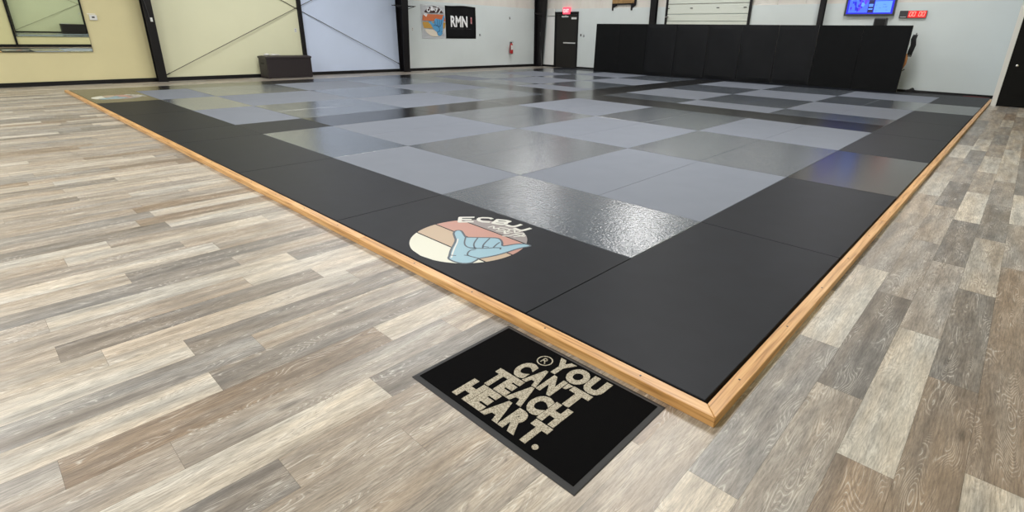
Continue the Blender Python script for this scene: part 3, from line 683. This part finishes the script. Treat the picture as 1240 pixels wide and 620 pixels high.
def blob(name, loc, r, m, label, cat, seed, group=None, sq=(1, 1, .5)):
    bm = B(); bmesh.ops.create_icosphere(bm, subdivisions=3, radius=1)
    rr = random.Random(seed); ph = [rr.uniform(0, 6) for _ in range(6)]
    for v in bm.verts:
        k = 1+.18*math.sin(v.co.x*4+ph[0])+.15*math.sin(v.co.y*5+ph[1])+.12*math.sin(v.co.z*6+v.co.x*3+ph[2])
        v.co = Vector((v.co.x*r*sq[0]*k, v.co.y*r*sq[1]*k, max(-.6, v.co.z*k)*r*sq[2]+r*sq[2]*.6))
    o = link(name, bm, m, None, smooth=True); o.location = loc; tag(o, label, cat, group); return o
blob('folded_cloth', (4.88, 16.5, .657), .09, M['cloth'], 'small crumpled white cloth on the left end of the storage box', 'cloth', 3, sq=(1, 1, .32))
blob('folded_cloth', (5.13, 16.52, .658), .085, M['cloth'], 'small white bundle on the storage box lid, right of the other', 'cloth', 5, sq=(1.4, 1, .25))

# ------------------------------------------------------------------ back wall: exit door
d1 = empty('door_1', (XB-.001, 15.24, 0)); tag(d1, 'dark steel exit door in the far corner under the red sign', None, None, 'structure')
bm = B()
box(bm, -.05, 0, .60, .70, 0, 2.38); box(bm, -.05, 0, -.64, -.58, 0, 2.38); box(bm, -.05, 0, -.58, .60, 2.27, 2.38)
link('door_frame', bm, M['basebd'], d1)
bm = B(); box(bm, -.035, 0, -.575, .595, .01, 2.265); link('door_leaf', bm, M['door'], d1)
bm = B(); box(bm, -.09, -.035, -.57, .13, 1.05, 1.11); link('push_bar', bm, M['chrome'], d1, bevel=.006)
bm = B(); box(bm, -.08, -.035, -.12, .26, 2.15, 2.21); box(bm, -.10, -.05, .0, .03, 2.2, 2.24); link('door_closer', bm, M['chrome'], d1)
bm = B(); box(bm, -.05, -.035, -.55, -.27, 2.07, 2.15); link('door_plate', bm, M['plastic'], d1)
ex = empty('exit_sign', (XB-.06, 15.25, 2.28)); tag(ex, 'glowing red exit sign above the dark door', 'exit sign')
bm = B(); box(bm, -.03, .055, -.20, .20, 0, .28); link('sign_body', bm, M['exit'], ex, bevel=.012)
link('sign_lettering', fit_text('EXIT', (-.032, .15, .07), (0, -1, 0), (0, 0, 1), .30, .14, .004, .01), M['exitw'], ex)
# white boxed panel left of the door
wp = empty('boxed_panel', (XB-.001, 16.2, .085)); tag(wp, 'tall narrow white boxed panel between corner column and exit door', 'panel')
bm = B(); prism(bm, [(-.02, -.27, 0), (-.02, .36, 0), (-.02, .21, 2.10), (-.02, -.27, 2.10)], (.018, 0, 0)); link('lower_panel', bm, M['trimw'], wp)
bm = B(); box(bm, -.06, -.002, -.265, .20, 2.12, 2.44); link('upper_box', bm, M['plastic'], wp, bevel=.03)

# garage door
gd = empty('door_3', (XB-.001, 8.66, 0)); tag(gd, 'pale ribbed overhead garage door partly hidden by the black pads', None, None, 'structure')
for i, (a, b) in enumerate(((.02, .46), (.47, .97), (.98, 1.48), (1.49, 1.985), (1.995, 2.235), (2.245, 2.585), (2.595, 3.1), (3.11, 3.6))):
    bm = B(); box(bm, -.045, -.005, -1.56, 1.58, a, b-.012); link('door_section', bm, M['garage'], gd, bevel=.008)
for s_, y in ((-1, -1.60), (1, 1.62)):
    bm = B(); box(bm, -.08, 0, y-.035, y+.035, .0, 3.9); link('track', bm, M['steel'], gd)
for y in (.60, -.43, -1.42, 1.56):
    bm = B(); box(bm, -.06, -.045, y-.05, y+.05, 2.425, 2.455); link('hinge', bm, M['pdark'], gd)
bm = B(); tube(bm, [(-.10, 1.50, 2.14), (-.10, 1.62, 2.14)], .035, 10); link('roller', bm, M['chrome'], gd)
# wall columns on the back wall
def bpost(y, w, label):
    r = empty('steel_post', (XB-.001, y, 0)); tag(r, label, 'column')
    bm = B(); box(bm, -.16, -.148, -w/2, w/2, .008, ZC); box(bm, -.148, -.012, -.008, .008, .008, ZC); box(bm, -.012, 0, -w/2, w/2, .008, ZC); link('steel_section', bm, M['steel'], r)
    bm = B(); box(bm, -.18, 0, -w/2-.02, w/2+.02, 0, .008); link('base_plate', bm, M['steel'], r)
bpost(10.83, .25, 'black steel post left of the garage door behind the pads')
bpost(4.74, .15, 'black steel post left of the blue television')
# bracketed timber shelf
ps = empty('bracket_shelf', (XB-.001, 12.28, 2.4)); tag(ps, 'brown wooden box shelf on two black brackets above the white panels', 'shelf')
for y, w in ((.46, .17), (-.46, .17)):
    bm = B(); prism(bm, [(-.03, y+.05, 0), (-.03, y+.11, 0), (-.03, y+.11, .6), (-.03, y-.12, .6), (-.03, y-.12, .18), (-.03, y+.05, .10)], (.028, 0, 0)); link('bracket', bm, M['steel'], ps)
bm = B(); box(bm, -.05, 0, -.50, .56, .26, .62); link('timber_box', bm, M['browncrate'], ps, bevel=.01)
bm = B(); box(bm, -.055, 0, -.36, .36, .215, .26); link('metal_lip', bm, M['steel'], ps)

# ------------------------------------------------------------------ wall pads leaning on the far wall
PB = [(16.12, 12.60), (16.20, 11.50), (16.27, 10.36), (16.35, 9.17), (16.47, 8.01), (16.60, 6.87), (16.75, 5.73), (16.88, 4.57), (16.85, 3.34), (16.72, 2.11)]
lab = ['matte black upright wall pad, leftmost of the row, nearest the exit door', 'matte black upright wall pad, second from the exit door end',
       'black vinyl upright pad, third from the exit door end, under the garage door track', 'black vinyl upright pad before the left part of the garage door',
       'creased black vinyl upright pad before the right part of the garage door', 'black vinyl upright pad just right of the garage door, sixth from the left',
       'black vinyl upright pad directly left of the post by the television', 'matte black upright pad below and left of the television', 'matte black upright wall pad, rightmost of the row, beside the hanging straps']
for i in range(9):
    g = .006; pa, pb = Vector(PB[i]), Vector(PB[i+1]); dv = pa-pb
    bow = 0 if i in (0, 1, 7, 8) else 1
    r = empty('wall_pad', ((pa.x+pb.x)/2, (pa.y+pb.y)/2, H)); tag(r, lab[i], 'wall pad', 'black pads standing before the far wall')
    w = dv.length/2-g; th = .05; Lp = 1.81; tilt = math.atan2(.07, Lp); rr = random.Random(i)
    bm = B(); nx, nz = 10, 14
    fr, bk = [], []
    for j in range(nz+1):
        a, b = [], []
        for k in range(nx+1):
            u, v = k/nx, j/nz
            e = min(1, 8*min(u, 1-u, v*1.5, (1-v)*1.5))
            puff = bow*(.012*e+.006*math.sin(u*5+i*2)*math.sin(v*7+i)*e)
            a.append(bm.verts.new((-th-puff, w*(2*u-1), Lp*v))); b.append(bm.verts.new((0, w*(2*u-1), Lp*v)))
        fr.append(a); bk.append(b)
    for j in range(nz):
        for k in range(nx):
            bm.faces.new([fr[j][k], fr[j][k+1], fr[j+1][k+1], fr[j+1][k]]); bm.faces.new([bk[j][k], bk[j+1][k], bk[j+1][k+1], bk[j][k+1]])
        bm.faces.new([fr[j][0], fr[j+1][0], bk[j+1][0], bk[j][0]]); bm.faces.new([fr[j][nx], bk[j][nx], bk[j+1][nx], fr[j+1][nx]])
    for k in range(nx):
        bm.faces.new([fr[0][k], bk[0][k], bk[0][k+1], fr[0][k+1]]); bm.faces.new([fr[nz][k], fr[nz][k+1], bk[nz][k+1], bk[nz][k]])
    link('pad_face', bm, M['pad'] if bow else M['padmatte'], r, smooth=False)
    bm = B(); box(bm, 0, .012, -w, w, 0, Lp-.01); link('backing_board', bm, M['padback'], r)
    r.rotation_euler.y = tilt; r.rotation_euler.z = math.atan2(-dv.x, dv.y)

# hanging straps / cords at the right end of the pads
hs = empty('hanging_strap', (17.0, 2.02, 1.62)); tag(hs, 'bundle of black straps hanging beside the rightmost pad', 'strap')
bm = B()
for k in range(4):
    yy = -.03+.03*k
    tube(bm, [(0, yy, 0), (-.04, yy+.02, -.12), (-.05, yy-.01, -.28), (-.03, yy+.02, -.45), (-.05, yy+.03, -.6)], [.012, .02, .022, .02, .01], 6)
link('strap', bm, M['blackcl'], hs, smooth=True)
bm = B(); tube(bm, [(0, 0, .04), (-.03, 0, .01), (-.03, 0, -.02)], .012, 6); link('hook', bm, M['pdark'], hs)
bt = empty('rolled_belt', (16.90, 2.10, .98)); tag(bt, 'orange and red rolled belt hanging behind the rightmost pad', 'belt')
bm = B(); tube(bm, [(0, .03, .12), (-.03, .0, 0), (-.02, .0, -.15), (0, .05, -.30)], [.02, .035, .03, .015], 8); link('orange_part', bm, M['orangecl'], bt, smooth=True)
bm = B(); tube(bm, [(-.03, .06, .14), (-.06, .05, 0), (-.04, .06, -.2)], [.015, .022, .012], 8); link('red_part', bm, M['redcl'], bt, smooth=True)
bm = B(); tube(bm, [(0, -.02, -.30), (0, .03, -.34), (-.01, .1, -.36)], .014, 8); link('black_loop', bm, M['blackcl'], bt, smooth=True)
blob('dark_bundle', (17.25, 1.83, 0), .10, M['blackcl'], 'small black crumpled bundle on the floor right of the pads', 'cloth', 9, sq=(1, 1.2, .9))
cb = empty('floor_cable', (17.3, 1.6, 0)); tag(cb, 'black cable along the foot of the far wall right of the pads', 'cable')
bm = B(); tube(bm, [(0, .2, .07), (.02, 0, .05), (.0, -.25, .03), (.06, -.5, .03), (.04, -.9, .025), (.08, -1.3, .025)], .022, 8); link('cable', bm, M['blackcl'], cb, smooth=True)
o = B(); tube(o, [(0, 0, 0), (.02, -.2, .0), (-.01, -.42, .0), (.02, -.6, .0)], [.012, .022, .02, .012], 8)
tag(link('red_strap', o, M['redcl'], None, (17.3, .62, .024), smooth=True), 'dark red strap lying against the baseboard near the white trim', 'strap')

# ------------------------------------------------------------------ television, monitor, clock
tv = empty('television', (XB-.001, 3.42, 2.14)); tag(tv, 'wall television showing a bright blue picture', 'television')
W, HT = .665, .76
bm = B(); box(bm, -.11, -.06, -W, W, 0, HT); link('casing', bm, M['pdark'], tv, bevel=.008)
bm = B(); box(bm, -.06, 0, -.2, .2, .15, .6); link('wall_mount', bm, M['steel'], tv)
X = -.112
def quad(bm, y0, y1, z0, z1, x, mi):
    f = bm.faces.new([bm.verts.new(p) for p in ((x, y1, z0), (x, y0, z0), (x, y0, z1), (x, y1, z1))]); f.material_index = mi
bm = B(); quad(bm, -W+.05, W-.05, .05, HT-.04, X, 0)
# left picture half: sky blue ground with dark violet figures; right: pale blue panel; dark column with pale lines
quad(bm, .05, .56, .09, .70, X-.001, 1)
rr = random.Random(5)
for k in range(44):
    y = rr.uniform(.07, .52); z = rr.uniform(.14, .66); a = rr.uniform(.015, .06); b = rr.uniform(.03, .12)
    pts = [(y+a*math.cos(t)*rr.uniform(.6, 1.2), z+b*math.sin(t)*rr.uniform(.6, 1.2)) for t in [k2*math.pi/4 for k2 in range(8)]]
    f = bm.faces.new([bm.verts.new((X-.0015-.00005*k, min(.555, max(.052, p[0])), min(.69, max(.095, p[1])))) for p in pts]); f.material_index = rr.choice((0, 2, 2, 0, 0, 4, 3))
quad(bm, -.56, -.12, .09, .40, X-.001, 3); quad(bm, -.56, -.12, .42, .70, X-.001, 3)
quad(bm, -.10, .04, .09, .70, X-.001, 4)
for zz in (.17, .25, .29, .44, .52, .6): quad(bm, -.08, .03, zz, zz+.035, X-.002, 3)
for p in [(rr.uniform(-.5, -.18), rr.uniform(.12, .36)) for _ in range(9)]: quad(bm, p[0], p[0]+.05, p[1], p[1]+.012, X-.002, 1)
link('screen', bm, [M['sc_bg'], M['sc_a'], M['sc_b'], M['sc_c'], M['sc_d']], tv)
mn = empty('small_speaker', (XB-.10, 3.05, 1.78)); tag(mn, 'small black box speaker poking above the pads under the television', 'speaker')
bm = B(); box(bm, -.09, .09, -.17, .17, 0, .30); link('casing', bm, M['pdark'], mn, bevel=.03)
bm = B(); box(bm, -.094, -.088, -.13, .13, .03, .26); link('front_panel', bm, M['basebd'], mn)
bm = B(); box(bm, .085, .098, -.05, .05, .05, .22); link('wall_bracket', bm, M['steel'], mn)
ck = empty('digital_clock', (XB-.001, 2.295, 2.075)); tag(ck, 'black wall timer showing red digits 00 00', 'clock')
bm = B(); box(bm, -.07, 0, -.33, .33, 0, .195); link('casing', bm, M['pdark'], ck, bevel=.004)
bm = B(); quad(bm, -.325, .115, .006, .19, -.071, 0); link('red_lens', bm, M['lens'], ck)
bm = B(); quad(bm, .15, .30, .02, .034, -.072, 0); link('name_strip', bm, M['plastic'], ck)
def seg0(bm, yc):
    w, h, t = .026, .058, .014
    zc = .105
    sh = lambda z: -(z-zc)*.12
    for (y0, y1, z0, z1) in ((-w, w, zc+h-t/2, zc+h+t/2), (-w, w, zc-h-t/2, zc-h+t/2), (-w-t/2, -w+t/2, zc+.004, zc+h), (w-t/2, w+t/2, zc+.004, zc+h), (-w-t/2, -w+t/2, zc-h, zc-.004), (w-t/2, w+t/2, zc-h, zc-.004)):
        bm.faces.new([bm.verts.new(p) for p in ((-.0725, yc+y1+sh(z0), z0), (-.0725, yc+y0+sh(z0), z0), (-.0725, yc+y0+sh(z1), z1), (-.0725, yc+y1+sh(z1), z1))])
for yc in (.05, -.032, -.175, -.257):
    bm = B(); seg0(bm, yc); bmesh.ops.remove_doubles(bm, verts=bm.verts[:], dist=.006); link('lit_digit', bm, M['digits'], ck)
bm = B(); tube(bm, [(-.01, -.16, 0), (-.012, -.02, -.20), (-.01, .1, -.3)], .004, 5); link('power_cord', bm, M['plastic'], ck)

# ------------------------------------------------------------------ black door at right
tr = boxobj('trim_1', (15.262, 15.30, -.20, -.10, 0, 2.26), M['trimw']); tag(tr, 'white door trim at the jutting wall corner', None, None, 'structure')
bm = B(); box(bm, 15.262, 15.30, -1.28, -.20, 2.16, 2.26); box(bm, 15.262, 15.30, -1.28, -1.18, 0, 2.16)
tag(link('trim_2', bm, M['trimw']), 'white head and far side trim of the black door', None, None, 'structure')
d2 = empty('door_2', (15.33, -.205, 0)); tag(d2, 'black panelled door with a silver knob at the right edge', None, None, 'structure')
bm = B(); box(bm, -.03, .02, -.97, -.0, .008, 2.15, 0)
link('door_leaf', bm, M['door2'], d2)
for (y0, y1) in ((-.44, -.12), (-.86, -.54)):
    for (z0, z1) in ((.25, .82), (1.05, 2.0)):
        bm = B(); box(bm, -.036, -.03, y0, y1, z0, z1); link('raised_panel', bm, M['door2'], d2, bevel=.004)
bm = B(); tube(bm, [(-.03, -.155, .95), (-.036, -.155, .95), (-.038, -.155, .95), (-.065, -.155, .95), (-.07, -.155, .95), (-.095, -.155, .95), (-.10, -.155, .95)], [.03, .03, .012, .012, .026, .028, .012], 16); link('door_knob', bm, M['chrome'], d2, smooth=True)

# ------------------------------------------------------------------ lights
def lamp(x, y, p, sx=2.4, sy=1.2, col=(1, .985, .96)):
    r = empty('ceiling_light', (x, y, ZC-.5)); tag(r, None, None, None, 'structure')
    bm = B(); box(bm, -sx/2, sx/2, -sy/2, sy/2, 0, .08); link('housing', bm, M['trimw'], r)
    bm = B(); box(bm, -sx/2+.02, sx/2-.02, -sy/2+.02, sy/2-.02, -.012, 0); link('diffuser', bm, M['lamp'], r)
    bm = B()
    for s_ in (-1, 1): tube(bm, [(s_*sx*.4, 0, .08), (s_*sx*.4, 0, .5)], .005, 5)
    link('hanger', bm, M['steel'], r)
    L = bpy.data.lights.new('ceiling_lamp', 'AREA'); L.shape = 'RECTANGLE'; L.size = sx; L.size_y = sy; L.energy = p; L.color = col
    o = bpy.data.objects.new('ceiling_lamp', L); C.objects.link(o); o.parent = r; o.location = (0, 0, -.02)
PW = {(-4.5, 2.6): 330, (-4.5, 8.5): 330, (-4.5, 14.0): 170, (4.7, 2.6): 290, (4.7, 8.5): 210, (4.7, 14.0): 120, (14.0, 2.6): 120, (14.0, 8.5): 140, (14.0, 14.0): 85}
for (x, y), p_ in PW.items(): lamp(x, y, p_)
w = bpy.data.worlds.new('world'); S.world = w; w.use_nodes = True
w.node_tree.nodes['Background'].inputs[0].default_value = (.8, .85, .9, 1); w.node_tree.nodes['Background'].inputs[1].default_value = .3

# ------------------------------------------------------------------ camera
cam = bpy.data.cameras.new('camera'); co = bpy.data.objects.new('camera', cam); C.objects.link(co); S.camera = co
cam.sensor_fit = 'HORIZONTAL'; cam.sensor_width = 36; cam.lens = 627.617/1240*36
cam.shift_x = (620-653.994)/1240; cam.shift_y = (274.985-310)/1240
r = Vector((.67315787, -.7392244, .02014355)); u = Vector((.24479548, .24845575, .93720057)); f = Vector((.69780631, .6259529, -.34820873))
mw = Matrix(((r.x, u.x, -f.x, -1.72976), (r.y, u.y, -f.y, -.63843), (r.z, u.z, -f.z, 1.40974), (0, 0, 0, 1)))
co.matrix_world = mw
cam.clip_start = .02; cam.clip_end = 200

S.view_settings.view_transform = 'Standard'; S.view_settings.look = 'None'
S.view_settings.exposure = 0; S.view_settings.gamma = 1; S.view_settings.use_curve_mapping = False
